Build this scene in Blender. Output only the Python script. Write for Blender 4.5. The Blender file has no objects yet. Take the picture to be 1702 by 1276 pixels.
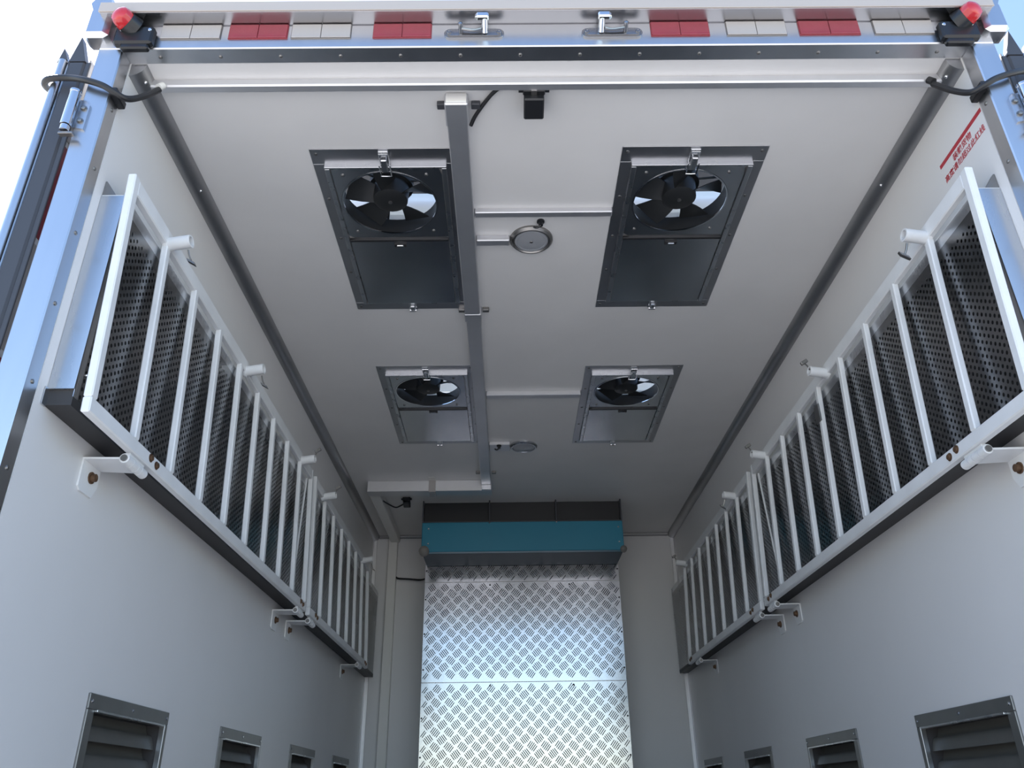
import bpy, bmesh, math, random
import numpy as np
from mathutils import Vector, Matrix
random.seed(7)
S = bpy.context.scene
COL = S.collection
Z0 = 1.62                      # eye height above the yard; every z below is counted from the eye
H = 1.8214                     # ceiling
XW = 1.15                      # inner side walls
YR, YF = 1.529, 6.068          # rear frame, front wall

# ------------------------------------------------------------------ camera
cam_d = bpy.data.cameras.new('camera'); cam = bpy.data.objects.new('camera', cam_d); COL.objects.link(cam)
rt = Vector((0.99992, -0.00186, -0.01238)); up = Vector((0.01015, -0.45831, 0.88873)); fw = Vector((0.00733, 0.88879, 0.45826))
M3 = Matrix((rt, up, -fw)).transposed()
cam.matrix_world = Matrix.Translation((-0.1242, 0, Z0)) @ M3.to_4x4()
cam_d.sensor_fit = 'HORIZONTAL'; cam_d.sensor_width = 36; cam_d.lens = 1343.45 / 1702 * 36
cam_d.clip_start = .02; cam_d.clip_end = 500
S.camera = cam

# ------------------------------------------------------------------ sky, sun, exposure
SUN_AZ = math.radians(-50)     # measured from straight ahead (+y), negative = to the left
SUN_EL = math.radians(53)
W = bpy.data.worlds.new('sky'); S.world = W; W.use_nodes = True
nt = W.node_tree; nt.nodes.clear()
sky = nt.nodes.new('ShaderNodeTexSky'); sky.sky_type = 'NISHITA'; sky.sun_disc = False
sky.sun_elevation = SUN_EL; sky.sun_rotation = SUN_AZ; sky.altitude = 50
sky.air_density = 1.0; sky.dust_density = 0.7; sky.ozone_density = 1.2
bg = nt.nodes.new('ShaderNodeBackground'); bg.inputs['Strength'].default_value = 0.28
wo = nt.nodes.new('ShaderNodeOutputWorld')
nt.links.new(sky.outputs[0], bg.inputs[0]); nt.links.new(bg.outputs[0], wo.inputs[0])
sd = bpy.data.lights.new('sun', 'SUN'); sd.energy = 7.0; sd.angle = math.radians(1.2); sd.color = (1, .95, .88)
sun = bpy.data.objects.new('sun', sd); COL.objects.link(sun)
sv = Vector((math.sin(SUN_AZ) * math.cos(SUN_EL), math.cos(SUN_AZ) * math.cos(SUN_EL), math.sin(SUN_EL)))
sun.rotation_euler = sv.to_track_quat('Z', 'Y').to_euler(); sun.location = (-8, 4, 14)
S.view_settings.view_transform = 'Standard'; S.view_settings.look = 'None'
S.view_settings.gamma = 1; S.view_settings.use_curve_mapping = False
S.view_settings.exposure = 0.60

# ------------------------------------------------------------------ materials
def mat(name, col, rough=.5, metal=0., spec=.5, noise=0., nscale=8., nstretch=(1, 1, 1), bump=0., bscale=60., rvar=0., coat=0., alpha=None, trans=0., aniso=0.):
    m = bpy.data.materials.new(name); m.use_nodes = True
    t = m.node_tree; b = t.nodes['Principled BSDF']
    b.inputs['Base Color'].default_value = (*col, 1); b.inputs['Roughness'].default_value = rough
    b.inputs['Metallic'].default_value = metal; b.inputs['Specular IOR Level'].default_value = spec
    b.inputs['Coat Weight'].default_value = coat; b.inputs['Transmission Weight'].default_value = trans
    if noise or bump or rvar:
        tc = t.nodes.new('ShaderNodeTexCoord'); mp = t.nodes.new('ShaderNodeMapping'); mp.inputs['Scale'].default_value = nstretch
        t.links.new(tc.outputs['Object'], mp.inputs[0])
    if noise or rvar:
        n = t.nodes.new('ShaderNodeTexNoise'); n.inputs['Scale'].default_value = nscale; n.inputs['Detail'].default_value = 4
        t.links.new(mp.outputs[0], n.inputs['Vector'])
    if noise:
        r = t.nodes.new('ShaderNodeValToRGB'); r.color_ramp.elements[0].position = .3; r.color_ramp.elements[1].position = .7
        r.color_ramp.elements[0].color = (*[max(0, c * (1 - noise)) for c in col], 1)
        r.color_ramp.elements[1].color = (*[min(1, c * (1 + noise * .5)) for c in col], 1)
        t.links.new(n.outputs['Fac'], r.inputs[0]); t.links.new(r.outputs[0], b.inputs['Base Color'])
    if rvar:
        q = t.nodes.new('ShaderNodeMapRange'); q.inputs['To Min'].default_value = max(.02, rough - rvar); q.inputs['To Max'].default_value = rough + rvar
        t.links.new(n.outputs['Fac'], q.inputs['Value']); t.links.new(q.outputs[0], b.inputs['Roughness'])
    if bump:
        n2 = t.nodes.new('ShaderNodeTexNoise'); n2.inputs['Scale'].default_value = bscale; n2.inputs['Detail'].default_value = 3
        t.links.new(mp.outputs[0], n2.inputs['Vector'])
        bp = t.nodes.new('ShaderNodeBump'); bp.inputs['Strength'].default_value = bump; bp.inputs['Distance'].default_value = .004
        t.links.new(n2.outputs['Fac'], bp.inputs['Height']); t.links.new(bp.outputs[0], b.inputs['Normal'])
    return m
MT = {
 'panel':   mat('white_glassfibre_panel', (.68, .675, .675), .38, noise=.04, nscale=1.6, bump=.06, bscale=5),
 'ceilp':   mat('white_ceiling_panel', (.70, .69, .68), .42, noise=.06, nscale=2.2, bump=.08, bscale=6),
 'steel':   mat('brushed_stainless', (.60, .61, .63), .28, 1, noise=.03, nscale=3, rvar=.04, nstretch=(6, 6, 1)),
 'frame':   mat('rear_frame_stainless', (.62, .63, .65), .30, 1, noise=.03, nscale=3, rvar=.04, nstretch=(6, 6, 1)),
 'mirror':  mat('polished_stainless', (.60, .61, .63), .23, 1, noise=.10, nscale=4, rvar=.06, bump=.05, bscale=3),
 'flange':  mat('satin_stainless', (.50, .50, .52), .34, 1, noise=.12, nscale=4, rvar=.06),
 'hood':    mat('dark_grey_hood', (.07, .07, .075), .6),
 'perf':    mat('perforated_stainless', (.27, .27, .275), .26, 1, noise=.10, nscale=3, rvar=.05),
 'tread':   mat('bright_aluminium_treadplate', (.53, .53, .555), .17, 1, noise=.05, nscale=6, rvar=.06, bump=.10, bscale=9),
 'alu':     mat('grey_aluminium_trim', (.42, .42, .43), .42, 1, noise=.1, nscale=5),
 'duct':    mat('pale_metal_trunking', (.74, .74, .76), .50, 1, noise=.06, nscale=5),
 'pvc':     mat('white_plastic_trunking', (.74, .73, .70), .4),
 'paint':   mat('white_painted_steel', (.74, .75, .76), .38, noise=.07, nscale=9, bump=.05, bscale=40),
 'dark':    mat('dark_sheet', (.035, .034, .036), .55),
 'rubber':  mat('black_rubber', (.016, .016, .018), .45),
 'gasket':  mat('dark_rubber_seal', (.05, .052, .06), .42),
 'plastic': mat('black_plastic', (.012, .013, .015), .32),
 'fanblk':  mat('black_fan_plastic', (.012, .013, .014), .5),
 'bolt':    mat('rusty_bolt', (.17, .10, .06), .5, .6, noise=.4, nscale=60),
 'zinc':    mat('zinc_screw', (.30, .29, .28), .4, 1),
 'keeper':  mat('cast_keeper_metal', (.34, .34, .35), .26, 1),
 'eave':    mat('eave_stainless', (.46, .455, .47), .26, 1, noise=.03, nscale=3),
 'chrome':  mat('chrome', (.72, .73, .75), .10, 1),
 'red':     mat('red_reflector', (.27, .034, .050), .30, coat=.3, noise=.1, nscale=40, bump=.1, bscale=250),
 'white_r': mat('white_reflector', (.40, .375, .365), .28, coat=.3, bump=.1, bscale=250),
 'lampred': mat('red_lamp_lens', (.50, .02, .025), .18, coat=.5),
 'lens':    mat('frosted_lamp_lens', (.30, .31, .33), .30, coat=.3),
 'blue':    mat('blue_lacquer', (.014, .19, .29), .42, noise=.06, nscale=2),
 'blue_shade':   mat('blue_lacquer_shaded', (.012, .045, .07), .5, spec=.15),  # the unit's blue, darkened for the shade on its underside
 'print':   mat('red_print', (.40, .02, .035), .45),
 'elbow':   mat('dull_grey_plastic', (.20, .19, .18), .6),
 'louver':  mat('louver_slat_metal', (.13, .127, .115), .5, .4, noise=.12, nscale=8),
 'vframe':  mat('vent_frame_metal', (.24, .24, .235), .40, .85, noise=.1, nscale=8),
 'floor':   mat('box_floor', (.17, .17, .18), .4, .3, noise=.1, nscale=5),
 'yard':    mat('yard_concrete', (.52, .50, .47), .85, noise=.12, nscale=.6),
 'cream':   mat('cream_edge_strip', (.46, .41, .37), .5),
 'outer':   mat('white_outer_skin', (.75, .76, .77), .3),
}

# ------------------------------------------------------------------ mesh building
class MB:
    def __init__(s): s.v = []; s.f = []
    def add(s, vs, fs):
        k = len(s.v); s.v += [tuple(p) for p in vs]; s.f += [tuple(i + k for i in f) for f in fs]; return s
    def obox(s, c, ax, c_=0.):
        c = Vector(c); ax = [Vector(a) for a in ax]; L = [a.length for a in ax]; U = [a.normalized() for a in ax]
        ch = min(c_, *[l * .45 for l in L]) if c_ else 0
        if not ch:
            P = [c + ax[0] * i + ax[1] * j + ax[2] * k for i in (-1, 1) for j in (-1, 1) for k in (-1, 1)]
            return s.add(P, [(0, 1, 3, 2), (4, 6, 7, 5), (0, 4, 5, 1), (2, 3, 7, 6), (0, 2, 6, 4), (1, 5, 7, 3)])
        P = []; ix = {}
        for i in (-1, 1):
            for j in (-1, 1):
                for k in (-1, 1):
                    sg = (i, j, k)
                    for a in range(3):
                        p = Vector(c)
                        for b in range(3): p += U[b] * sg[b] * (L[b] - (0 if b == a else ch))
                        ix[(sg, a)] = len(P); P.append(p)
        F = []
        for a in range(3):
            b, d = (a + 1) % 3, (a + 2) % 3
            for sa in (-1, 1):
                q = []
                for sb, s2 in ((-1, -1), (1, -1), (1, 1), (-1, 1)):
                    g = [0, 0, 0]; g[a] = sa; g[b] = sb; g[d] = s2; q.append(ix[(tuple(g), a)])
                F.append(tuple(q))
            for sb in (-1, 1):
                for s2 in (-1, 1):
                    g0 = [0, 0, 0]; g0[a] = -1; g0[b] = sb; g0[d] = s2; g1 = list(g0); g1[a] = 1
                    g0, g1 = tuple(g0), tuple(g1); F.append((ix[(g0, b)], ix[(g1, b)], ix[(g1, d)], ix[(g0, d)]))
        for i in (-1, 1):
            for j in (-1, 1):
                for k in (-1, 1): F.append(tuple(ix[((i, j, k), a)] for a in range(3)))
        return s.add(P, F)
    def box(s, x0, x1, y0, y1, z0, z1, c=0.):
        return s.obox(((x0 + x1) / 2, (y0 + y1) / 2, (z0 + z1) / 2), ((abs(x1 - x0) / 2, 0, 0), (0, abs(y1 - y0) / 2, 0), (0, 0, abs(z1 - z0) / 2)), c)
    def cyl(s, p0, p1, r, n=16, r2=None, cap=True):
        p0, p1 = Vector(p0), Vector(p1); d = (p1 - p0).normalized()
        a = d.orthogonal().normalized(); b = d.cross(a); r2 = r if r2 is None else r2
        P = [p0 + (a * math.cos(2 * math.pi * i / n) + b * math.sin(2 * math.pi * i / n)) * r for i in range(n)]
        P += [p1 + (a * math.cos(2 * math.pi * i / n) + b * math.sin(2 * math.pi * i / n)) * r2 for i in range(n)]
        F = [(i, (i + 1) % n, n + (i + 1) % n, n + i) for i in range(n)]
        if cap: F += [tuple(range(n - 1, -1, -1)), tuple(range(n, 2 * n))]
        return s.add(P, F)
    def ring(s, p0, p1, r0, r1, n=32):
        """hollow cylinder: inner r0, outer r1"""
        p0, p1 = Vector(p0), Vector(p1); d = (p1 - p0).normalized(); a = d.orthogonal().normalized(); b = d.cross(a)
        P = []
        for p, r in ((p0, r0), (p0, r1), (p1, r1), (p1, r0)):
            P += [p + (a * math.cos(2 * math.pi * i / n) + b * math.sin(2 * math.pi * i / n)) * r for i in range(n)]
        F = []
        for k in range(4):
            k2 = (k + 1) % 4
            F += [(k * n + i, k * n + (i + 1) % n, k2 * n + (i + 1) % n, k2 * n + i) for i in range(n)]
        return s.add(P, F)
    def lathe(s, p0, d, prof, n=24):
        """prof: list of (height along d, radius)"""
        p0 = Vector(p0); d = Vector(d).normalized(); a = d.orthogonal().normalized(); b = d.cross(a); P = []
        for h, r in prof: P += [p0 + d * h + (a * math.cos(2 * math.pi * i / n) + b * math.sin(2 * math.pi * i / n)) * r for i in range(n)]
        F = []
        for k in range(len(prof) - 1): F += [(k * n + i, k * n + (i + 1) % n, (k + 1) * n + (i + 1) % n, (k + 1) * n + i) for i in range(n)]
        F += [tuple(range(n - 1, -1, -1)), tuple(range((len(prof) - 1) * n, len(prof) * n))]
        return s.add(P, F)
    def tube(s, pts, r, n=10, sub=6):
        pts = [Vector(p) for p in pts]; C = []
        if sub > 1 and len(pts) > 2:
            for i in range(len(pts) - 1):
                a = pts[max(i - 1, 0)]; b = pts[i]; c = pts[i + 1]; d = pts[min(i + 2, len(pts) - 1)]
                for k in range(sub):
                    t = k / sub
                    C.append(.5 * (2 * b + (c - a) * t + (2 * a - 5 * b + 4 * c - d) * t * t + (3 * b - a - 3 * c + d) * t ** 3))
            C.append(pts[-1])
        else: C = pts
        u = None; P = []
        for i, p in enumerate(C):
            t = (C[min(i + 1, len(C) - 1)] - C[max(i - 1, 0)]).normalized()
            u = t.orthogonal().normalized() if u is None else (u - t * u.dot(t)).normalized()
            w = t.cross(u)
            P += [p + (u * math.cos(2 * math.pi * k / n) + w * math.sin(2 * math.pi * k / n)) * r for k in range(n)]
        F = [(i * n + k, i * n + (k + 1) % n, (i + 1) * n + (k + 1) % n, (i + 1) * n + k) for i in range(len(C) - 1) for k in range(n)]
        F += [tuple(range(n - 1, -1, -1)), tuple(range((len(C) - 1) * n, len(C) * n))]
        return s.add(P, F)
    def prism(s, poly, o, u, v, w):
        """poly in (u,v) from o, extruded by w"""
        o, u, v, w = Vector(o), Vector(u), Vector(v), Vector(w); n = len(poly)
        P = [o + u * a + v * b for a, b in poly] + [o + u * a + v * b + w for a, b in poly]
        return s.add(P, [tuple(range(n - 1, -1, -1)), tuple(range(n, 2 * n))] + [(i, (i + 1) % n, n + (i + 1) % n, n + i) for i in range(n)])
    def mesh(s, name, m, org=(0, 0, 0), fix=True):
        me = bpy.data.meshes.new(name); o = Vector(org)
        me.from_pydata([tuple(Vector(p) - o) for p in s.v], [], s.f); me.materials.append(m)
        if fix:
            bm = bmesh.new(); bm.from_mesh(me); bmesh.ops.recalc_face_normals(bm, faces=bm.faces); bm.to_mesh(me); bm.free()
        me.shade_smooth(); me.set_sharp_from_angle(angle=math.radians(32)); me.update()
        return me

def tag(o, label=None, cat=None, group=None, kind=None):
    if label: o['label'] = label
    if cat: o['category'] = cat
    if group: o['group'] = group
    if kind: o['kind'] = kind
    return o
ORG = {}
def thing(name, label, cat, org, group=None):
    o = bpy.data.objects.new(name, None); COL.objects.link(o); o.empty_display_size = .05
    o.location = (org[0], org[1], org[2] + Z0); ORG[o.name] = Vector(org)
    return tag(o, label, cat, group)
def part(mb, name, m, parent, label=None, kind=None):
    org = ORG[parent.name]
    o = bpy.data.objects.new(name, mb.mesh(name, MT[m], org)); COL.objects.link(o); o.parent = parent; ORG[o.name] = org
    return tag(o, label, None, None, kind)
def solo(mb, name, m, org, label=None, cat=None, group=None, kind=None):
    o = bpy.data.objects.new(name, mb.mesh(name, MT[m], org)); COL.objects.link(o)
    o.location = (org[0], org[1], org[2] + Z0); ORG[o.name] = Vector(org)
    return tag(o, label, cat, group, kind)
def struct(mb, name, m, org=(0, 0, 0), label=None):
    return solo(mb, name, m, org, label, None, None, 'structure')
def inst(src, parent, off):
    """copy of a part moved by off (shares the mesh)"""
    o = src.copy(); COL.objects.link(o); o.parent = parent; o.location = Vector(src.location) + Vector(off); ORG[o.name] = ORG[parent.name]; return o
def tree_copy(o, loc, label):
    def rec(x, par):
        c = x.copy(); COL.objects.link(c); c.parent = par
        for ch in x.children: rec(ch, c)
        return c
    r = rec(o, None); r.location = (loc[0], loc[1], loc[2] + Z0); r['label'] = label; return r
def rivets(pts, nrm, r, h, name, m, parent, n=8):
    """one mesh, many copies; pts in world, nrm the outward normal"""
    p0 = Vector(pts[0]); nrm = Vector(nrm)
    a = part(MB().lathe(p0, nrm, [(-.0005, r), (h * .5, r), (h, r * .55)], n), name, m, parent)
    for p in pts[1:]: inst(a, parent, Vector(p) - p0)
    return a
def hexbolt(c, d, r, h):
    return MB().lathe(c, d, [(-.0005, r * 1.5), (h * .25, r * 1.5), (h * .25, r), (h, r), (h * 1.08, r * .8)], 6 if r < .003 else 12)

# ================================================================== SETTING
struct(MB().box(-40, 40, -40, 40, -Z0 - .2, -Z0), 'ground', 'yard')
FZ = -.52                                                       # box floor
struct(MB().box(-1.21, 1.21, 1.53, 6.13, FZ - .12, FZ), 'floor', 'floor')
# roof fans: (centre x, start y)
FANS = [(-.5035, 1.912), (.481, 1.912), (-.5035, 3.333), (.483, 3.35)]; FOX = -.008
FC, FR = .252, .162                                             # fan centre from the start edge, radius
mb = MB(); T = .075
rows = [(1.60, 1.912 + FC - .165), (1.912 + FC - .165, 1.912 + FC + .165), (1.912 + FC + .165, 3.333 + FC - .165), (3.333 + FC - .165, 3.35 + FC + .165), (3.35 + FC + .165, YF + .06)]
for i, (a, b) in enumerate(rows):
    if i % 2 == 0: mb.box(-1.21, 1.21, a, b, H, H + T)
    else:
        for x0, x1 in ((-1.21, -.5115 - .165), (-.5115 + .165, .473 - .165), (.475 + .165, 1.21)): mb.box(x0, x1, a, b, H, H + T)
mb.box(-1.21, 1.21, 1.58, 1.60, H, H + T)
struct(mb, 'ceiling', 'ceilp', (0, 3.8, H))
# side walls with openings for the louvres
LV = {-1: [(2.10, 2.612), (3.105, 3.625), (4.125, 4.65), (5.13, 5.65)], 1: [(2.178, 2.728), (3.215, 3.775), (4.30, 4.805), (5.32, 5.82)]}
LZ = {-1: .248, 1: .222}; LH = .46
def wall(s, name):
    m = MB(); fr = .036; zt = LZ[s] - fr; zb = LZ[s] - LH + fr
    m.box(s * XW, s * (XW + .06), 1.578, YF + .06, zt, H + T); m.box(s * XW, s * (XW + .06), 1.578, YF + .06, FZ, zb)
    y = 1.578
    for a, b in LV[s]: m.box(s * XW, s * (XW + .06), y, a + fr, zb, zt); y = b - fr
    m.box(s * XW, s * (XW + .06), y, YF + .06, zb, zt)
    return struct(m, name, 'panel', (s * XW, 3.8, FZ))
wall(-1, 'wall_left'); wall(1, 'wall_right')
struct(MB().box(-XW, XW, YF, YF + .06, FZ, H), 'wall_front', 'panel', (0, YF, FZ))
# outer roof skin and the eave lip at the rear
rs = struct(MB().box(-1.215, 1.215, 1.484, 1.60, 1.9075, 1.935, .002), 'trim_1', 'eave', (0, 1.5, 1.9))
rl = part(MB().box(-1.215, 1.215, 1.479, 1.4835, 1.906, 1.942, .001), 'eave_lip', 'cream', rs)
# rear frame: header and posts
hd = struct(MB().box(-1.216, 1.216, YR, 1.582, H - .002, 1.907, .003), 'trim_2', 'frame', (0, YR, H))
rivets([(-1.06 + i * .164, 1.558, H - .002) for i in range(14)], (0, 0, -1), .0055, .003, 'rivet', 'zinc', hd)
for s, nm in ((-1, 'trim_3'), (1, 'trim_4')):
    po = struct(MB().box(s * XW, s * 1.216, YR, 1.578, FZ - .1, H - .002, .003), nm, 'frame', (s * 1.18, YR, FZ))
    rivets([(s * XW, 1.555, 1.62 - i * .2) for i in range(9)], (-s, 0, 0), .0055, .003, 'rivet', 'zinc', po)
# corner coves under the ceiling, dark grey
for s, nm in ((-1, 'trim_5'), (1, 'trim_6')):
    poly = [(0, 0)] + [(.050 * math.cos(a) * .85, .050 * math.sin(a) * .85) for a in [i * math.pi / 2 / 8 for i in range(9)]]
    tr = struct(MB().prism(poly, (s * XW, 1.583, H), (-s, 0, 0), (0, 0, -1), (0, YF - 1.583, 0)), nm, 'alu', (s * XW, 1.6, H))
    rivets([(s * (XW - .030), 1.62 + i * .45, H - .030) for i in range(2)], (-s * .7, 0, -.7), .005, .004, 'rivet', 'chrome', tr)
# front edge trim and front corner angles
struct(MB().box(-XW + .04, XW - .04, YF - .022, YF, H - .022, H, .004), 'trim_7', 'alu', (0, YF, H))
for s, nm in ((-1, 'trim_8'), (1, 'trim_9')):
    struct(MB().box(s * (XW - .028), s * XW, YF - .006, YF, FZ, H - .03, .002).box(s * (XW - .004), s * XW, YF - .028, YF, FZ, H - .03, .001), nm, 'duct', (s * XW, YF, FZ))
# outer front and side skins keep their own corner profile
for s, nm in ((-1, 'trim_10'), (1, 'trim_11')):
    m = MB().box(s * 1.188, s * 1.255, 1.497, 1.56, 1.838, 1.945, .012)
    m.prism([(0, 0), (.05, 0), (.062, .03), (.05, .055), (.012, .06)], (s * 1.193, 1.56, 1.935), (s, 0, 0), (0, 0, 1), (0, -.06, 0))
    struct(m, nm, 'steel', (s * 1.22, 1.53, 1.84))
# rear doors folded back against the sides
for s, nm in ((-1, 'door_1'), (1, 'door_2')):
    X = lambda a: s * a
    d = struct(MB().box(X(1.262), X(1.332), 1.566, 2.68, FZ, 1.82, .004), nm, 'outer', (s * 1.3, 1.566, FZ))
    part(MB().box(X(1.304), X(1.337), 1.556, 1.585, FZ, 1.815, .005), 'edge_channel', 'steel', d)
    part(MB().cyl(X(1.318) and (X(1.318), 1.553, FZ), (X(1.318), 1.553, 1.80), .011, 12), 'edge_bead', 'steel', d)
    g = MB(); g.box(X(1.258), X(1.303), 1.552, 1.575, FZ, 1.80, .006)
    g.prism([(0, 0), (.045, 0), (.030, .095)], (X(1.258), 1.552, 1.80), (s, 0, 0), (0, 0, 1), (0, .022, 0))
    part(g, 'seal', 'gasket', d)
    g = MB(); g.prism([(0, 0), (.030, 0), (.022, .055)], (X(1.307), 1.556, 1.80), (s, 0, 0), (0, 0, 1), (0, .022, 0)); part(g, 'seal_tip', 'gasket', d)
    part(MB().box(X(1.245), X(1.258), 1.556, 1.562, FZ, 1.80, .002), 'seal_lip', 'gasket', d)
    for i in range(6):
        part(MB().box(X(1.2595), X(1.262), 1.575, 1.640, 1.54 - i * .31, 1.54 - i * .31 + .29), 'reflective_tape', 'red' if i % 2 else 'white_r', d)
    for zc in (1.575, .35):
        h = part(MB().cyl((X(1.224), 1.508, zc - .055), (X(1.224), 1.508, zc + .055), .0135, 16).cyl((X(1.224), 1.508, zc - .072), (X(1.224), 1.508, zc - .057), .011, 12).cyl((X(1.224), 1.508, zc + .055), (X(1.224), 1.508, zc + .062), .015, 12), 'hinge', 'chrome', d)
        part(MB().prism([(.0, -.045), (.034, -.052), (.034, .03), (.022, .045), (0, .05)], (X(1.222), 1.523, zc), (-s, 0, 0), (0, 0, 1), (0, .006, 0)), 'hinge_leaf', 'steel', h)
        for k in (-.025, .018): part(hexbolt((X(1.201), 1.523, zc + k), (0, -1, 0), .006, .006), 'bolt', 'zinc', h)
        part(MB().box(X(1.20), X(1.236), 1.505, 1.519, zc - .083, zc - .076, .001), 'hinge_foot', 'zinc', h)

# ================================================================== WALL LOUVRES
lnames = {-1: ['nearest the rear opening, in the left wall', 'second from the rear opening, in the left wall', 'third from the rear opening, in the left wall', 'farthest from the rear opening, in the left wall'],
          1: ['nearest the rear opening, in the right wall', 'second from the rear opening, in the right wall', 'third from the rear opening, in the right wall', 'farthest from the rear opening, in the right wall']}
for s in (-1, 1):
    zt = LZ[s]; zb = zt - LH; fr = .036
    for i, (a, b) in enumerate(LV[s]):
        t = thing('wall_louver', 'metal framed louvre vent ' + lnames[s][i], 'vent', (s * XW, (a + b) / 2, zb), 'louvre vents along the side walls')
        xi, xo = s * (XW - .006), s * (XW + .001)
        part(MB().box(xi, xo, a, b, zt - fr, zt, .002), 'frame_strip', 'vframe', t); part(MB().box(xi, xo, a, b, zb, zb + fr, .002), 'frame_strip', 'vframe', t)
        part(MB().box(xi, xo, a, a + fr, zb + fr, zt - fr, .002), 'frame_strip', 'vframe', t); part(MB().box(xi, xo, b - fr, b, zb + fr, zt - fr, .002), 'frame_strip', 'vframe', t)
        # inner return lips
        part(MB().box(s * (XW - .014), s * (XW + .002), b - fr - .006, b - fr, zb + fr, zt - fr, .001).box(s * (XW - .014), s * (XW + .002), a + fr, b - fr - .006, zt - fr - .006, zt - fr, .001), 'inner_lip', 'steel', t)
        part(MB().box(s * (XW + .002), s * (XW + .048), b - fr - .003, b - fr, zb + fr, zt - fr).box(s * (XW + .002), s * (XW + .048), a + fr, a + fr + .003, zb + fr, zt - fr).box(s * (XW + .002), s * (XW + .048), a + fr + .003, b - fr - .003, zt - fr - .003, zt - fr).box(s * (XW + .002), s * (XW + .048), a + fr + .003, b - fr - .003, zb + fr, zb + fr + .003), 'reveal', 'dark', t)
        part(MB().box(s * (XW + .048), s * (XW + .058), a + fr + .001, b - fr - .001, zb + fr + .001, zt - fr - .001), 'back_plate', 'dark', t)
        n = 6; pz = (LH - 2 * fr) / n; sl = None
        for k in range(n):
            z = zt - fr - pz * (k + .5)
            if sl is None:
                c0 = [(.004 + .036 * q_ / 10, -.036 + .074 * q_ / 10 + .012 * math.sin(math.pi * 2 * q_ / 10)) for q_ in range(11)]; pr = c0 + [(u_ + .003, v_ + .0015) for u_, v_ in reversed(c0)]
                sl = part(MB().prism(pr, (s * (XW + .004), a + fr + .004, z), (s, 0, 0), (0, 0, 1), (0, b - a - 2 * fr - .008, 0)), 'slat', 'louver', t); z1 = z
            else: inst(sl, t, (0, 0, z - z1))
        rivets([(xi, a + .016, zt - .018), (xi, (a + b) / 2, zt - .018), (xi, b - .016, zt - .018)], (-s, 0, 0), .005, .003, 'screw', 'chrome', t)

# ================================================================== PERFORATED AIR DUCTS ON THE SIDE WALLS
BX, BZ0, BZ1, BY0, BY1 = 1.088, .790, 1.385, 1.613, YF - .03
def perf_mesh():
    py, pz, r = .0150, .0210, .0047; z0, z1 = .812, 1.350; y0, y1 = BY0 + .02, BY1 - .01
    nc = int((y1 - y0) / py); nr = int((z1 - z0) / pz) - 1; V = []; F = []; k = 0
    ang = [math.radians(a) for a in (-135, -90, -45, 0, 45, 90, 135, 180)]
    rim = np.array([(math.cos(a) * r, math.sin(a) * r * 1.15) for a in ang])
    out = np.array([(-1, -1), (0, -1), (1, -1), (1, 0), (1, 1), (0, 1), (-1, 1), (-1, 0)], float) * (py / 2, pz / 2)
    for i in range(nc):
        yc = y0 + (i + .5) * py; zs = z0 + (pz / 2 if i % 2 else 0)
        for j in range(nr):
            c = np.array((yc, zs + (j + .5) * pz)); V.append(c + out); V.append(c + rim)
            F += [(k + a, k + (a + 1) % 8, k + 8 + (a + 1) % 8, k + 8 + a) for a in range(8)]; k += 16
        for lo, hi in ((z0, zs), (zs + nr * pz, z1)):
            if hi - lo > 1e-4:
                V.append(np.array([(yc - py / 2, lo), (yc + py / 2, lo), (yc + py / 2, hi), (yc - py / 2, hi)])); F.append((k, k + 1, k + 2, k + 3)); k += 4
    V = np.vstack(V); y_end = y0 + nc * py
    me = bpy.data.meshes.new('perforated_sheet')
    me.from_pydata([(0, float(a) - BY0, float(b) - BZ0) for a, b in V], [], F)
    return me, y0, y_end, z0, z1
PM, PY0, PY1, PZ0, PZ1 = perf_mesh(); PM.materials.append(MT['perf'])
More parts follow.
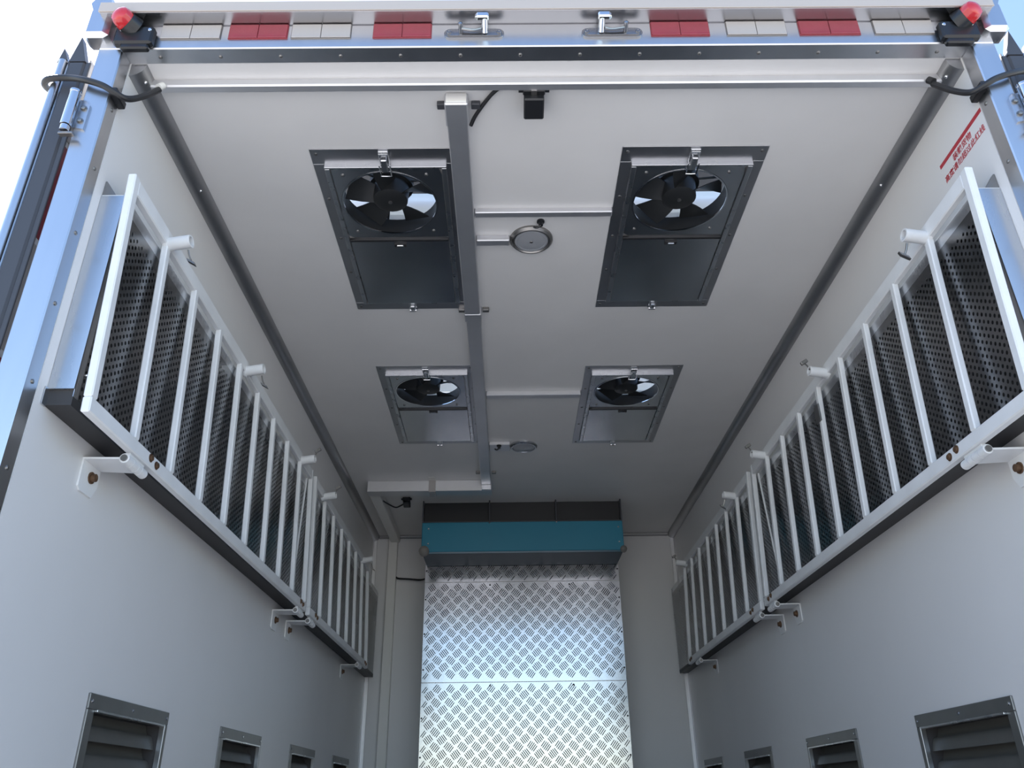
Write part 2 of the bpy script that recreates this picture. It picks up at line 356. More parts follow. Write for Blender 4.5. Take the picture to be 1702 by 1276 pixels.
for s in (-1, 1):
    t = thing('perforated_air_duct', 'long shallow perforated stainless air duct behind the gates on the %s wall' % ('left' if s < 0 else 'right'), 'duct', (s * BX, BY0, BZ0))
    o = bpy.data.objects.new('perforated_sheet', PM); COL.objects.link(o); o.parent = t; tag(o, 'grey sheet full of small punched holes', None, None, 'stuff')
    x0, x1 = s * BX, s * (BX + .0015)
    part(MB().box(x0, x1, BY0, BY1, PZ1, BZ1).box(x0, x1, BY0, PY0, PZ0, PZ1).box(x0, x1, PY1, BY1, PZ0, PZ1), 'front_border', 'steel', t)
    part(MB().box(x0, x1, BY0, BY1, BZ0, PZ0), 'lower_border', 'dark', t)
    part(MB().box(s * (XW - .0035), s * (XW - .0025), BY0 + .004, BY1, BZ0 + .01, BZ1 - .004), 'hole_shade_liner', 'dark', t)  # added dark sheet, so the punched holes read as shaded
    LP = .832
    part(MB().box(s * (BX + .002), s * (XW - .001), BY0 + .004, BY0 + .006, BZ0 + .004, LP), 'lower_end_shade', 'dark', t)  # dark plate painted as the shade inside the open lower end
    part(MB().box(x0, s * (XW - .001), BY0 - .002, BY0, LP, BZ1 - .004).box(x0, s * (XW - .001), BY0 - .004, BY0 + .01, LP - .002, LP + .001).box(x0, s * (BX + .003), BY0 - .004, BY0, LP, BZ1), 'end_plate', 'steel', t)
    part(MB().box(x0, s * (XW - .001), BY0, BY1, BZ1 - .002, BZ1), 'top_plate', 'paint', t)
    part(MB().box(x0, s * (XW - .001), BY0 + .002, BY1, BZ0 + .002, BZ0 + .006), 'bottom_shade_plate', 'dark', t, 'dark plate for the shade in the open duct bottom')  # duct bottom is open; this dark plate stands in for the shade inside
    part(MB().box(s * (XW - .004), s * (XW - .001), BY0 - .012, BY0 + .004, BZ0, LP), 'wall_flange', 'steel', t)
    part(MB().box(x0, s * (XW - .001), BY1, BY1 + .0015, BZ0, BZ1), 'end_plate', 'steel', t)
    part(MB().prism([(0, 0), (.035, 0), (.004, .045), (0, .045)], (s * (XW - .001), BY0 + .012, BZ1), (-s, 0, 0), (0, 0, 1), (0, -.012, 0)), 'end_gusset', 'zinc', t)
    rivets([(x0, BY0 + .03, .88), (x0, BY0 + .03, 1.10)], (-s, 0, 0), .004, .003, 'screw', 'chrome', t)

# ================================================================== FOLDED GATES
def gx(z): return 1.047 + (z - .785) * (.030 / .64)
def lean(m, s, y0, y1, z0, z1, hx, c=.003, off=0.):
    """tube following the lean of the gate"""
    a = Vector((s * (gx(z0) + off), 0, z0)); b = Vector((s * (gx(z1) + off), 0, z1)); d = (b - a) / 2
    n = Vector((d.z, 0, -d.x)).normalized() * hx
    return m.obox((a.x + d.x, (y0 + y1) / 2, a.z + d.z), (n, (0, (y1 - y0) / 2, 0), d), c)
def gate(s, y0, y1, n, label, tubes, bolts, rod=0):
    t = thing('folding_gate', label, 'gate', (s * 1.047, y0, .768), 'white barred gates folded up against the side walls')
    part(lean(MB(), s, y0, y1, .768, .806, .0105), 'bottom_rail', 'paint', t)
    part(lean(MB(), s, y0 + .027, y1 - .027, 1.394, 1.442, .0095), 'top_rail', 'paint', t)
    p = part(lean(MB(), s, y0, y0 + .027, .806, 1.444, .0105), 'post', 'paint', t); inst(p, t, (0, y1 - y0 - .027, 0))
    st = (y1 - y0 - .027) / (n - 1)
    b = part(lean(MB(), s, y0 + st, y0 + st + .024, .806, 1.40, .009, off=-.0015), 'bar', 'paint', t)
    for i in range(2, n - 1): inst(b, t, (0, st * (i - 1), 0))
    for y, up_ in tubes:
        zc = 1.402; xa = gx(zc) + .004
        tb = part(MB().ring((s * xa, y, zc), (s * (xa - .075), y - .006, zc + .008), .0145, .019, 20).ring((s * (xa - .004), y, zc), (s * (xa - .012), y, zc), .018, .0215, 16), 'latch_tube', 'paint', t)
        xe = s * (xa - .068)
        k = 1 if up_ else -1
        part(MB().tube([(xe, y, zc + k * .017), (xe - s * .004, y + .004, zc + k * .034), (xe - s * .010, y + .008, zc + k * .048)], .0030, 6, 4).obox((xe - s * .012, y + .009, zc + k * .054), ((.013, 0, .008 * k), (0, .006, 0), (-.003, 0, .006)), .002), 'pin', 'zinc', tb)
    for y in bolts:
        for dy, dz in ((0, .016), (.038, .010)):
            z = .776 + dz; xx = gx(z) - .0105
            part(hexbolt((s * xx, y + dy, z), (-s, 0, 0), .0075, .006), 'bolt', 'bolt', t)
    if rod:
        part(MB().cyl((s * (gx(.80) + .008), rod, .80), (s * (gx(1.38) + .006), rod + .15, 1.38), .0045, 8), 'drop_rod', 'paint', t)
    return t
gate(-1, 1.598, 3.712, 10, 'long white barred gate on the left wall, nearer the rear opening', [(1.845, 0), (2.60, 0), (3.47, 1)], (1.93, 3.60), 3.49)
gate(1, 1.598, 3.712, 10, 'long white barred gate on the right wall, nearer the rear opening', [(1.845, 0), (2.66, 1), (3.47, 1)], (1.93, 3.60), 3.49)
gate(-1, 3.775, 5.47, 8, 'shorter white barred gate on the left wall, nearer the front bulkhead', [(3.97, 1), (5.21, 0)], (3.90, 5.36))
gate(1, 3.775, 5.47, 8, 'shorter white barred gate on the right wall, nearer the front bulkhead', [(4.03, 0), (5.38, 1)], (3.90, 5.36))
gr = bpy.data.objects['folding_gate.001']
part(MB().box((gx(1.29) - .016), (gx(1.29) - .010), 2.755, 2.80, 1.255, 1.325, .003), 'catch_plate', 'zinc', gr)
# hinge brackets on the walls
where = ['nearest the rear opening', 'at the far end of the long gate', 'at the near end of the shorter gate', 'nearest the front bulkhead']
for s in (-1, 1):
    for i, y in enumerate((1.835, 3.585, 3.825, 5.17)):
        t = thing('hinge_bracket', 'white hinge bracket on the %s wall %s' % ('left' if s < 0 else 'right', where[i]), 'bracket', (s * XW, y, .672), 'hinge brackets under the gates')
        zt = .752
        part(MB().prism([(0, .008), (.0, .08), (.088, .08), (.088, .03), (.070, 0), (.012, 0)], (s * (XW - .0005), y - .015, .672), (0, 1, 0), (0, 0, 1), (-s * .005, 0, 0)), 'wall_plate', 'paint', t)
        part(MB().prism([(0, 0), (0, .088), (.075, .100), (.092, .092), (.092, .004)], (s * (XW - .0055), y - .015, zt - .005), (-s, 0, 0), (0, 1, 0), (0, 0, .005)), 'shelf_plate', 'paint', t)
        br = MB()
        for a, b in ((-.012, .014), (.019, .043), (.048, .064), (.069, .098)): br.cyl((s * 1.050, y + a, zt - .003), (s * 1.050, y + b, zt - .003), .0125, 14)
        br.cyl((s * 1.050, y - .015, zt - .003), (s * 1.050, y + .102, zt - .003), .006, 10)
        part(br, 'hinge_barrel', 'paint', t); part(MB().cyl((s * 1.050, y - .016, zt - .003), (s * 1.050, y + .103, zt - .003), .0085, 10), 'hinge_pin', 'zinc', t)
        part(MB().box(s * 1.044, s * 1.056, y + .0, y + .085, zt + .006, .768, .001), 'hinge_leaf', 'paint', t)
        part(hexbolt((s * (XW - .0055), y + .034, .716), (-s, 0, 0), .010, .013), 'bolt', 'bolt', t)

# ================================================================== ROOF FANS
fx, fy = FANS[0]; hw = .2315; LEN = .926
def build_fan(label):
    t = thing('roof_fan', label, 'fan', (fx, fy, H), 'roof fans with stainless shutters')
    B = lambda x0, x1, y0, y1, z0, z1, c=.001: MB().box(fx + x0, fx + x1, fy + y0, fy + y1, H + z0, H + z1, c)
    zf = -.003; D = -.019
    part(B(-hw, hw, 0, .067, zf, 0), 'flange_strip', 'flange', t); part(B(-hw, hw, LEN - .05, LEN, zf, 0), 'flange_strip', 'flange', t)
    part(B(-hw, -hw + .036, .067, LEN - .05, zf, 0), 'flange_strip', 'flange', t); part(B(hw - .036, hw, .067, LEN - .05, zf, 0), 'flange_strip', 'flange', t)
    ix = hw - .036
    part(B(-ix, ix, .066, .074, D, 0), 'front_bar', 'steel', t)
    for sg in (-1, 1): part(B(sg * ix, sg * (ix - .016), .074, LEN - .06, D, 0), 'side_rail', 'steel', t)
    part(B(-ix, ix, LEN - .062, LEN - .052, -.012, 0), 'end_bar', 'steel', t)
    # fan plate with a round hole
    n = 48; px = ix - .018; ya, yb = .075, .440; m = MB(); z = H - .013
    per = []
    for i in range(n):
        a = 2 * math.pi * i / n; c_, s_ = math.cos(a), math.sin(a)
        k = min((px - FOX * (1 if c_ > 0 else -1)) / abs(c_) if abs(c_) > 1e-6 else 9, ((yb - FC) if s_ > 0 else (FC - ya)) / abs(s_) if abs(s_) > 1e-6 else 9)
        per.append((c_ * k, s_ * k))
    P = [(fx + FOX + u, fy + FC + v, z) for u, v in per] + [(fx + FOX + FR * math.cos(2 * math.pi * i / n), fy + FC + FR * math.sin(2 * math.pi * i / n), z) for i in range(n)]
    P += [(a, b, c + .003) for a, b, c in P]; N = 2 * n
    F = [(i, (i + 1) % n, n + (i + 1) % n, n + i) for i in range(n)] + [(N + i, N + n + i, N + n + (i + 1) % n, N + (i + 1) % n) for i in range(n)]
    F += [(n + i, n + (i + 1) % n, N + n + (i + 1) % n, N + n + i) for i in range(n)] + [(i, N + i, N + (i + 1) % n, (i + 1) % n) for i in range(n)]
    cx, cy = -px, 0
    for sx in (-1, 1):           # square off the corners of the plate
        for yy in (ya, yb):
            pass
    m.add(P, F); part(m, 'fan_plate', 'mirror', t)
    part(B(-px, px, .440, .452, -.020, -.010), 'dark_strip', 'rubber', t)  # thin black strip between fan plate and sliding cover
    sc = part(B(-px, px, .452, LEN - .064, -.016, -.012), 'sliding_cover', 'mirror', t)
    part(B(-.022, .022, .462, .480, -.022, -.016, .003), 'pull', 'rubber', sc); part(B(-.012, .012, .464, .472, -.028, -.020, .003), 'pull_tab', 'chrome', sc)
    # shroud, motor, blades, struts, hood
    c = Vector((fx + FOX, fy + FC, H))
    part(MB().ring(c + Vector((0, 0, -.012)), c + Vector((0, 0, .048)), FR - .003, FR + .002, 48), 'shroud', 'fanblk', t)
    part(MB().ring(c + Vector((0, 0, -.0145)), c + Vector((0, 0, -.0110)), FR - .006, FR - .001, 48), 'shroud_rim', 'chrome', t)
    hub = part(MB().lathe(c + Vector((0, 0, -.004)), (0, 0, 1), [(0, .045), (.006, .058), (.060, .062), (.062, .075), (.13, .075)], 24), 'hub', 'fanblk', t)
    part(MB().lathe(c + Vector((0, 0, -.004)), (0, 0, -1), [(-.001, .007), (.004, .007), (.005, .004)], 8), 'hub_screw', 'zinc', hub)
    for k in range(5):
        a0 = 2 * math.pi * k / 5 + .86; m = MB(); P = []
        for j in range(5):
            u = j / 4; rad = .050 + u * (FR - .058); half = .37 - .02 * u; tw = .022 * (1 - .35 * u)
            for sg in (-1, 1):
                a = a0 + sg * half + .15 * u
                for th in (0, .003): P.append(c + Vector((rad * math.cos(a), rad * math.sin(a), .022 + sg * tw + th)))
        F = []
        for j in range(4):
            q = j * 4; F += [(q, q + 4, q + 6, q + 2), (q + 1, q + 3, q + 7, q + 5), (q, q + 1, q + 5, q + 4), (q + 2, q + 6, q + 7, q + 3)]
        F += [(0, 2, 3, 1), (16, 17, 19, 18)]
        part(m.add(P, F), 'blade', 'fanblk', t)
    for k in range(3):
        a = 2 * math.pi * k / 3 + math.pi / 2 + .2
        part(MB().cyl(c + Vector((.05 * math.cos(a), .05 * math.sin(a), .070)), c + Vector((FR * math.cos(a), FR * math.sin(a), .052)), .004, 8), 'strut', 'fanblk', t)
    part(MB().box(c.x - .28, c.x + .28, c.y - .28, c.y + .245, H + .24, H + .246, .002), 'rain_hood', 'hood', t)
    part(MB().box(c.x - .28, c.x + .28, c.y + .285, c.y + .290, H + .13, H + .34, .001), 'added_bounce_plate', 'outer', t)  # white plate added to catch roof bounce and brighten the far blade gaps
    for sx in (-1, 1):
        for sy in (-1, 1): part(MB().box(c.x + sx * .26 - .006, c.x + sx * .26 + .006, c.y + sy * .26 - .006, c.y + sy * .26 + .006, H + .075, H + .24), 'hood_leg', 'fanblk', t)
    rivets([(fx + FOX + u * .135, fy + FC + v * .145, z) for u, v in ((-1, -1), (1, -1), (1, 1), (-1, 1))], (0, 0, -1), .006, .004, 'screw', 'zinc', t)
    rivets([(fx + sx * (hw - .018), fy + yy, H + zf) for sx in (-1, 1) for yy in (.022, .235, .45, .66, LEN - .022)], (0, 0, -1), .006, .003, 'screw', 'zinc', t)
    # toggle latches
    l = part(MB().box(fx - .016, fx + .016, fy + .004, fy + .064, H - .012, H - .003, .002).box(fx - .010, fx + .010, fy + .024, fy + .080, H - .030, H - .010, .003).cyl((fx - .014, fy + .012, H - .016), (fx + .014, fy + .012, H - .016), .004, 8), 'latch', 'steel', t)
    part(MB().tube([(fx - .017, fy + .05, H - .026), (fx - .017, fy + .096, H - .023), (fx - .014, fy + .104, H - .022), (fx + .014, fy + .104, H - .022), (fx + .017, fy + .096, H - .023), (fx + .017, fy + .05, H - .026)], .0022, 6, 2), 'latch_loop', 'chrome', l)
    l = part(MB().box(fx - .016, fx + .016, fy + LEN - .055, fy + LEN - .004, H - .010, H - .004, .002).box(fx - .010, fx + .010, fy + LEN - .045, fy + LEN - .008, H - .022, H - .010, .003), 'latch', 'steel', t)
    part(MB().cyl((fx - .013, fy + LEN - .012, H - .018), (fx + .013, fy + LEN - .012, H - .018), .006, 10), 'latch_roller', 'chrome', l)
    return t
FL = ['near left roof fan with stainless shutter, partly behind the grey ceiling trunking', 'near right roof fan with stainless shutter, nearest the red warning sticker',
      'far left roof fan with stainless shutter, beside the grey trunking', 'far right roof fan with stainless shutter, nearest the blue unit on the right']
f0 = build_fan(FL[0])
for (x, y), lb in zip(FANS[1:], FL[1:]): tree_copy(f0, (x, y, H), lb)

# ================================================================== TRUNKING AND CEILING FITTINGS
t = thing('cable_trunking', 'long grey metal trunking running lengthwise along the ceiling', 'trunking', (-.26, 1.70, H))
part(MB().box(-.291, -.2285, 1.775, 2.84, H - .040, H, .003), 'trunking_length', 'duct', t); part(MB().box(-.288, -.2265, 2.866, 4.845, H - .038, H, .003), 'trunking_length', 'duct', t)
part(MB().box(-.294, -.226, 1.692, 1.785, H - .044, H, .004), 'end_sleeve', 'duct', t); part(MB().box(-.293, -.224, 2.825, 2.885, H - .0425, H, .003), 'joint_sleeve', 'duct', t)
part(MB().box(-.290, -.230, 1.688, 1.694, H - .040, H - .004, .002), 'end_cap', 'pvc', t, 'pale end cap facing the rear')
for y in (1.72, 2.83, 4.70):
    for x in (-.318, -.218): part(MB().box(x, x + .026, y, y + .022, H - .016, H, .002), 'clip', 'gasket' if y < 2 else 'zinc', t)
solo(MB().box(-1.118, 1.122, 1.634, 1.662, H - .028, H, .004), 'cross_trunking', 'duct', (0, 1.65, H), 'white trunking across the whole ceiling just inside the rear header', 'trunking')
solo(MB().box(-.226, .249, 2.203, 2.232, H - .021, H, .003), 'cross_trunking', 'duct', (0, 2.2, H), 'white trunking from the grey trunking to the near right roof fan', 'trunking')
solo(MB().box(-.226, -.106, 2.352, 2.386, H - .026, H, .003), 'cross_trunking', 'duct', (-.16, 2.37, H), 'short white trunking leading to the near round ceiling light', 'trunking')
solo(MB().box(-.224, .249, 3.607, 3.65, H - .024, H, .003), 'cross_trunking', 'duct', (0, 3.6, H), 'white trunking from the grey trunking to the far right roof fan', 'trunking')
solo(MB().box(-.224, -.106, 4.245, 4.34, H - .022, H, .003), 'cross_trunking', 'duct', (-.16, 4.3, H), 'short white trunking leading to the far round ceiling light', 'trunking')
t = thing('corner_trunking', 'metal trunking crossing the ceiling to the left, in front of the blue unit', 'trunking', (-.6, 4.9, H))
part(MB().box(-1.012, -.222, 4.862, 4.95, H - .072, H, .003), 'trunking_length', 'duct', t)
part(MB().box(-.622, -.578, 4.857, 4.953, H - .078, H, .002), 'clip', 'white_r', t, 'pale clip on the trunking'); part(MB().box(-.62, -.58, 4.80, 4.857, H - .003, H), 'clip_tab', 'pvc', t)
part(MB().prism([(0, 0), (.06, 0), (.06, .02), (.03, .07), (0, .07)], (-.285, 4.847, H - .07), (1, 0, 0), (0, 0, 1), (0, .015, 0)), 'end_fold', 'steel', t)
solo(MB().box(-1.012, -.945, 4.951, YF - .046, H - .062, H, .004), 'corner_trunking', 'pvc', (-.98, 5.5, H), 'white trunking along the ceiling in the far left corner', 'trunking')
solo(MB().box(-1.030, -.962, YF - .045, YF, FZ, H - .024, .004), 'wall_trunking', 'pvc', (-1.0, YF, FZ), 'white trunking running down the left of the front wall', 'trunking')
for y, lb in ((2.378, 'near round ceiling light, between the two near roof fans'), (4.311, 'far round ceiling light, between the two far roof fans')):
    t = thing('ceiling_light', lb, 'ceiling light', (-.027, y, H), 'round ceiling lights')
    c = Vector((-.027, y, H))
    part(MB().lathe(c, (0, 0, -1), [(0, .078), (.008, .078), (.016, .070), (.016, .066), (.010, .062)], 40), 'rim', 'zinc' if y < 3 else 'steel', t)
    ln = part(MB().lathe(c + Vector((0, 0, -.009)), (0, 0, -1), [(0, .0615), (.004, .060), (.0055, .052), (.0045, .050), (.0065, .03), (.007, .008)], 40), 'lens', 'lens', t)
    part(MB().lathe(c + Vector((0, 0, -.0155)), (0, 0, -1), [(0, .006), (.002, .005)], 10), 'centre_screw', 'zinc', ln)
def camera_thing(x, y, z, sc, label, rear):
    t = thing('small_camera', label, 'camera', (x, y, z))
    m = MB().box(x - .032 * sc, x + .032 * sc, y - .004, y + .016 * sc, z - .028, z - .002, .003); part(m, 'mount', 'plastic', t)
    for sg in (-1, 1): part(MB().cyl((x + sg * .030 * sc, y + .006, z - .014), (x + sg * .044 * sc, y + .006, z - .014), .008 * sc, 12), 'mount_knob', 'plastic', t)
    part(MB().obox((x, y + .045 * sc, z - .034), ((.029 * sc, 0, 0), (0, .034 * sc, -.006), (0, .004, .022 * sc)), .004), 'housing', 'plastic', t)
    if rear: part(MB().box(x - .026, x + .026, y - .002, y + .002, z - .022, z - .012).box(x - .008, x + .008, y - .006, y + .01, z - .032, z - .008), 'bracket_slot', 'zinc', t)
    return t
camera_thing(-.036, 1.664, H, 1, 'small black camera under the ceiling behind the rear header', True)
camera_thing(-.800, 5.17, H, .8, 'small black camera beside the blue unit in the far left corner', False)
solo(MB().tube([(-.222, 1.80, H - .02), (-.205, 1.765, H - .012), (-.165, 1.70, H - .01), (-.135, 1.664, H - .012), (-.12, 1.66, H - .012)], .006, 8), 'cable', 'rubber', (-.18, 1.72, H), 'short black cable from the grey trunking to the rear cross trunking', 'cable')
solo(MB().tube([(-.944, 5.10, H - .05), (-.925, 5.17, H - .045), (-.88, 5.235, H - .05), (-.84, 5.225, H - .04), (-.815, 5.21, H - .03)], .005, 8), 'cable', 'rubber', (-.88, 5.2, H), 'short black cable from the corner trunking to the far camera', 'cable')
solo(MB().tube([(-.961, YF - .03, 1.497), (-.94, YF - .04, 1.485), (-.86, YF - .045, 1.478), (-.78, YF - .05, 1.47), (-.73, YF - .12, 1.462), (-.708, YF - .20, 1.455)], .007, 8), 'cable', 'rubber', (-.85, YF - .04, 1.48), 'black cable sagging from the wall trunking to the treadplate bulkhead', 'cable')
for x, y, lb in ((.004, 2.277, 'black cable gland beside the near round ceiling light'), (-.168, 4.25, 'black cable gland on the trunking by the far ceiling light')):
    zz = H - (.022 if y > 3 else 0)
    t = thing('cable_gland', lb, 'gland', (x, y, zz))
    part(MB().lathe((x, y, zz), (0, 0, -1), [(0, .014), (.006, .014), (.008, .009), (.020, .008)], 12), 'nut', 'plastic', t)
    part(MB().tube([(x, y, zz - .018), (x - .012, y + .004, zz - .026), (x - .024, y + .01, zz - .018)], .004, 8, 3), 'wire_tail', 'plastic', t)

# ================================================================== FRONT BULKHEAD: TREADPLATE CABINET AND BLUE UNIT
PX0, PX1, PY, PT = -.702, .650, 5.62, 1.462
t = thing('treadplate_cabinet', 'tall cabinet clad in bright aluminium treadplate under the blue unit', 'cabinet', (-.026, PY, FZ))
part(MB().box(PX0 + .004, PX1 - .004, PY + .003, YF - .001, FZ, PT + .3), 'body', 'panel', t)
plates = [(FZ, .694), (.697, 1.352), (1.355, PT + .02)]
def treads(z0, z1):
    m = MB(); px_, pz = .0885, .0440; V = m.v; F = m.f; L, Wd, hh = .0285, .0030, .0014
    r0 = int(math.floor((FZ - .1) / pz)); r1 = int(math.ceil((PT + .1) / pz))
    for r in range(r0, r1):
        zc = r * pz; a = math.radians(52 if r % 2 else -52); ca, sa = math.cos(a), math.sin(a)
        for k in range(-9, 10):
            xc = -.026 + (k + (.5 if r % 2 else 0)) * px_
            for b in range(-2, 3):
                ox, oz = xc - sa * b * .0118, zc + ca * b * .0118
                l = L * (1 - .10 * abs(b))
                if not (PX0 + .02 < ox < PX1 - .02 and z0 + .022 < oz < z1 - .022): continue
                i = len(V)
                for u, w, y in ((-l, 0, 0), (-l * .75, -Wd, 0), (l * .75, -Wd, 0), (l, 0, 0), (l * .75, Wd, 0), (-l * .75, Wd, 0), (-l * .85, 0, hh), (l * .85, 0, hh)):
                    V.append((ox + ca * u - sa * w, PY - y + .0002, oz + sa * u + ca * w))
                F.extend([(i, i + 1, i + 6), (i + 1, i + 2, i + 7, i + 6), (i + 2, i + 3, i + 7), (i + 3, i + 4, i + 7), (i + 4, i + 5, i + 6, i + 7), (i + 5, i, i + 6)])
    return m
for z0, z1 in plates:
    p = part(MB().box(PX0, PX1, PY, PY + .003, z0, z1, .0008), 'tread_plate', 'tread', t)
    part(treads(z0, z1), 'tread_bars', 'tread', p, 'raised five-bar tread pattern', 'stuff')
    rp = [(PX0 + .01, z) for z in np.arange(z0 + .08, z1, .23)] + [(PX1 - .01, z) for z in np.arange(z0 + .08, z1, .23)]
    if z1 - z0 > .3: rp += [(-.25, z1 - .02), (.30, z1 - .02)]
    rivets([(x, PY - .0002, z) for x, z in rp], (0, -1, 0), .006, .004, 'rivet', 'gasket', p)
UY = 5.252; ux0, ux1 = -.697, .648; uz0, uz1, uz2 = 1.467, 1.668, H
t = thing('overhead_unit', 'wide blue-panelled unit hanging from the ceiling above the treadplate', 'overhead unit', (-.025, UY, uz0))
part(MB().box(ux0, ux1, UY + .05, PY - .006, uz0 + .02, uz2, .002), 'body', 'rubber', t)  # black colour stands for the shade in the openings between the dividers
pn = part(MB().box(ux0, ux1, UY, UY + .05, uz0, uz1, .004), 'front_panel', 'blue', t, 'glossy blue front panel')
part(MB().box(ux0 + .004, ux1 - .004, UY + .05, PY - .006, uz0, uz0 + .02, .002), 'bottom_panel', 'blue_shade', t)
for x in (ux0 + .004, -.245, .205, ux1 - .004): part(MB().box(x - .004, x + .004, UY + .004, UY + .05, uz1, uz2, .001), 'divider', 'gasket', t)
part(MB().box(ux0, ux1, UY + .002, UY + .012, uz1 - .001, uz1 + .008, .002), 'top_rail', 'gasket', t)
rivets([(x, UY, z) for x in (ux0 + .045, ux1 - .03) for z in (uz1 - .045, uz0 + .055)], (0, -1, 0), .006, .004, 'screw', 'chrome', pn)
rivets([(-.245, UY + .001, uz1 - .006), (.205, UY + .001, uz1 - .006)], (0, -1, 0), .005, .004, 'screw', 'chrome', pn)
for x, r in ((ux0 + .020, .034), (ux1 - .006, .022)):
    part(MB().lathe((x, UY + .005, uz0 + .004), (0, -1, 0), [(0, r), (.02, r), (.034, r * .7), (.04, r * .3)], 18), 'pipe_elbow', 'elbow', t)

# ================================================================== REAR HEADER FITTINGS
refl = [(-1.058, -.893, 'w', 'white reflector at the left end of the header, beside the left marker lamp'), (-.873, -.711, 'r', 'leftmost red reflector on the rear header'),
        (-.702, -.538, 'w', 'white reflector between the two left red reflectors'), (-.479, -.318, 'r', 'red reflector just left of the left latch keeper'),
        (.282, .444, 'r', 'red reflector just right of the right latch keeper'), (.490, .656, 'w', 'white reflector between the two right red reflectors'),
        (.690, .858, 'r', 'rightmost red reflector on the rear header'), (.896, 1.062, 'w', 'white reflector at the right end of the header, beside the right marker lamp')]
for x0, x1, k, lb in refl:
    t = thing('reflector', lb, 'reflector', ((x0 + x1) / 2, YR, 1.853), 'rectangular reflectors on the rear header')
    mid = (x0 + x1) / 2; m = 'red' if k == 'r' else 'white_r'
    part(MB().box(x0, x1, YR - .0025, YR, 1.852, 1.906, .001), 'backing', 'zinc' if k == 'w' else 'red', t)
    part(MB().box(x0 + .002, mid - .0008, YR - .006, YR - .0025, 1.854, 1.904, .002), 'lens', m, t); part(MB().box(mid + .0008, x1 - .002, YR - .006, YR - .0025, 1.854, 1.904, .002), 'lens', m, t)
for s, x0, x1, lb in ((1, -.284, -.120, 'chrome latch keeper on the header, left of centre'), (-1, .092, .259, 'chrome latch keeper on the header, right of centre')):
    t = thing('latch_keeper', lb, 'latch', ((x0 + x1) / 2, YR, 1.844), 'chrome door latch keepers on the rear header')
    zc = 1.864; hw_ = .017; xm = (x0 + x1) / 2
    poly = [(math.cos(a) * hw_ + x1 - hw_, math.sin(a) * hw_) for a in np.linspace(-math.pi / 2, math.pi / 2, 9)] + [(math.cos(a) * hw_ + x0 + hw_, math.sin(a) * hw_) for a in np.linspace(math.pi / 2, 1.5 * math.pi, 9)]
    part(MB().prism(poly, (0, YR, zc), (1, 0, 0), (0, 0, 1), (0, -.006, 0)).prism([(a * .93 + xm * .07, b * .75) for a, b in poly], (0, YR - .006, zc), (1, 0, 0), (0, 0, 1), (0, -.004, 0)), 'base_plate', 'keeper', t)
    for x in (x0 + .014, x1 - .014): part(MB().lathe((x, YR - .010, zc), (0, -1, 0), [(0, .007), (.003, .0065), (.003, .003), (.001, .002)], 12), 'screw', 'keeper', t)
    xp = xm + s * .030; xq = xm - s * .036
    part(MB().cyl((xp, YR - .009, zc - .002), (xp, YR - .040, zc + .014), .009, 14).obox((xp - s * .006, YR - .044, zc + .018), ((.017, 0, 0), (0, .009, 0), (0, 0, .010)), .006).obox((xp - s * .020, YR - .044, zc + .018), ((.006, 0, 0), (0, .006, 0), (0, 0, .007)), .003), 'hook', 'chrome', t)
    part(MB().cyl((xq, YR - .009, zc), (xq, YR - .028, zc + .006), .006, 12).lathe((xq, YR - .028, zc + .006), (0, -1, .4), [(0, .007), (.005, .007), (.008, .003)], 12), 'stop_pin', 'keeper', t)
    part(MB().tube([(xq, YR - .020, zc + .002), (xm, YR - .018, zc - .003), (xp - s * .01, YR - .020, zc)], .004, 8, 4), 'spring_arm', 'keeper', t)
for s, lb in ((-1, 'red marker lamp on a black base at the left top corner'), (1, 'red marker lamp on a black base at the right top corner')):
    t = thing('marker_lamp', lb, 'lamp', (s * 1.115, YR, 1.815), 'red marker lamps on the top corners')
    part(MB().box(s * 1.066, s * 1.170, YR - .026, YR - .001, 1.815, 1.878, .008).box(s * 1.075, s * 1.150, YR - .02, YR - .001, 1.800, 1.82, .004), 'base', 'plastic', t)
    part(MB().cyl((s * 1.125, YR - .012, 1.880), (s * 1.140, YR - .034, 1.884), .034, 20, .030), 'arm', 'plastic', t)
    part(MB().lathe((s * 1.140, YR - .030, 1.884), (s * .25, -.9, 0), [(0, .029), (.022, .028), (.032, .024), (.038, .014), (.040, .004)], 24), 'lens', 'lampred', t)
    for x in (1.076, 1.152): part(MB().lathe((s * x, YR - .026, 1.862), (0, -1, 0), [(0, .005), (.002, .004)], 8), 'screw', 'chrome', t)
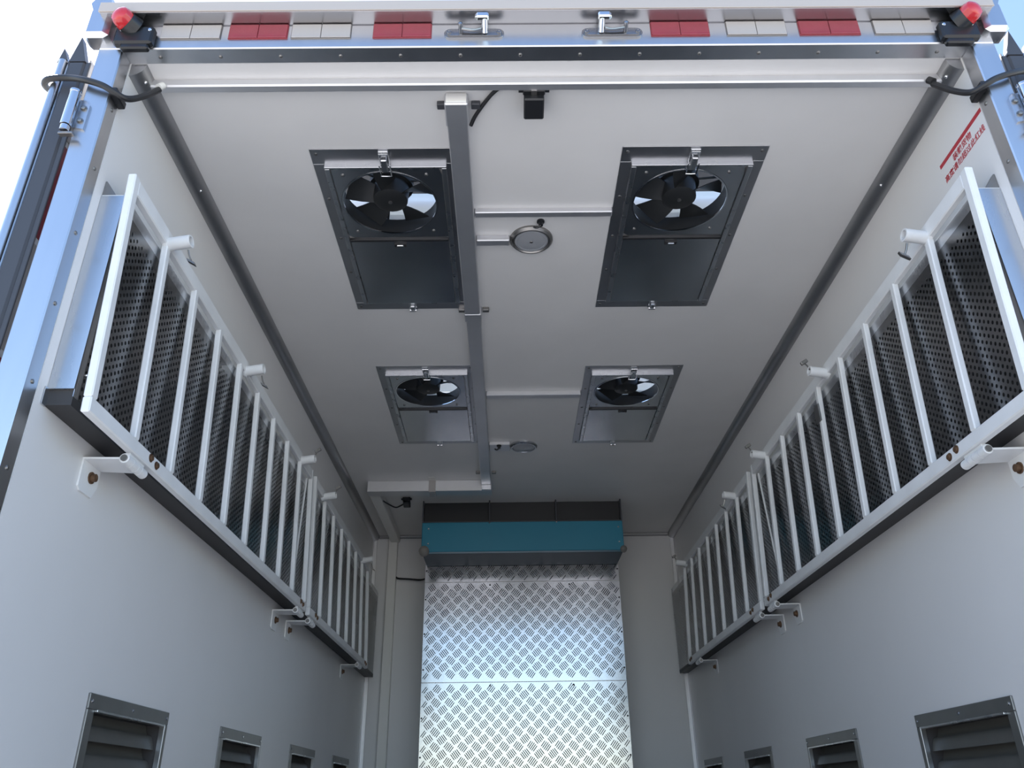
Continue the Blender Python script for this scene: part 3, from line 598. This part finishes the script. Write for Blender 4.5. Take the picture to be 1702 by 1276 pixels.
# rubber straps holding the doors
for s, lb in ((-1, 'black rubber strap tied round the left folded door'), (1, 'black rubber strap tied round the right folded door')):
    pts = [(1.350, 1.62, 1.742), (1.350, 1.56, 1.716), (1.325, 1.533, 1.712), (1.27, 1.528, 1.710), (1.215, 1.512, 1.684), (1.165, 1.512, 1.664), (1.135, 1.520, 1.648), (1.112, 1.545, 1.650), (1.098, 1.585, 1.700), (1.084, 1.630, 1.775)]
    t = thing('rubber_strap', lb, 'strap', (s * 1.2, 1.53, 1.65), 'rubber door straps')
    part(MB().tube([(s * a, b, c) for a, b, c in pts], .0085, 10), 'strap', 'rubber', t)
    part(MB().obox((s * 1.142, 1.553, 1.660), ((.010, 0, 0), (0, .030, 0), (0, 0, .011)), .003), 'strap_clamp', 'rubber', t)
    part(MB().cyl((s * 1.084, 1.625, 1.778), (s * 1.078, 1.634, 1.795), .010, 14), 'end_boss', 'pvc' if s < 0 else 'rubber', t)

# ================================================================== RED LOAD LINE STICKER
t = thing('load_line_sticker', 'red warning line with two lines of red lettering on the right wall', 'sticker', (XW, 1.69, 1.56))
part(MB().box(XW - .0006, XW, 1.580, 1.806, 1.619, 1.632), 'red_line', 'print', t)
def lettering(txt, size, yc, zc, width):
    cu = bpy.data.curves.new('lettering', 'FONT'); cu.body = txt; cu.size = size; cu.align_x = 'CENTER'; cu.align_y = 'CENTER'; cu.extrude = .0002; cu.resolution_u = 2; cu.offset = .0004
    ob = bpy.data.objects.new('lettering_tmp', cu); COL.objects.link(ob)
    dg = bpy.context.evaluated_depsgraph_get(); me = bpy.data.meshes.new_from_object(ob.evaluated_get(dg)); bpy.data.objects.remove(ob)
    co = np.array([v.co[:] for v in me.vertices]); k = width / max(1e-6, np.ptp(co[:, 0]))
    mid = (co[:, 0].max() + co[:, 0].min()) / 2; mv = (co[:, 1].max() + co[:, 1].min()) / 2
    for v in me.vertices:
        a, b, c = v.co; v.co = (-.0004 - c, -(a - mid) * k + yc - 1.69, (b - mv) * k + zc - 1.56)
    me.materials.clear(); me.materials.append(MT['print'])
    o = bpy.data.objects.new('lettering', me); COL.objects.link(o); o.parent = t
lettering('装载货物', .03, 1.693, 1.602, .098)
lettering('高度请勿超过此红线', .03, 1.694, 1.573, .212)
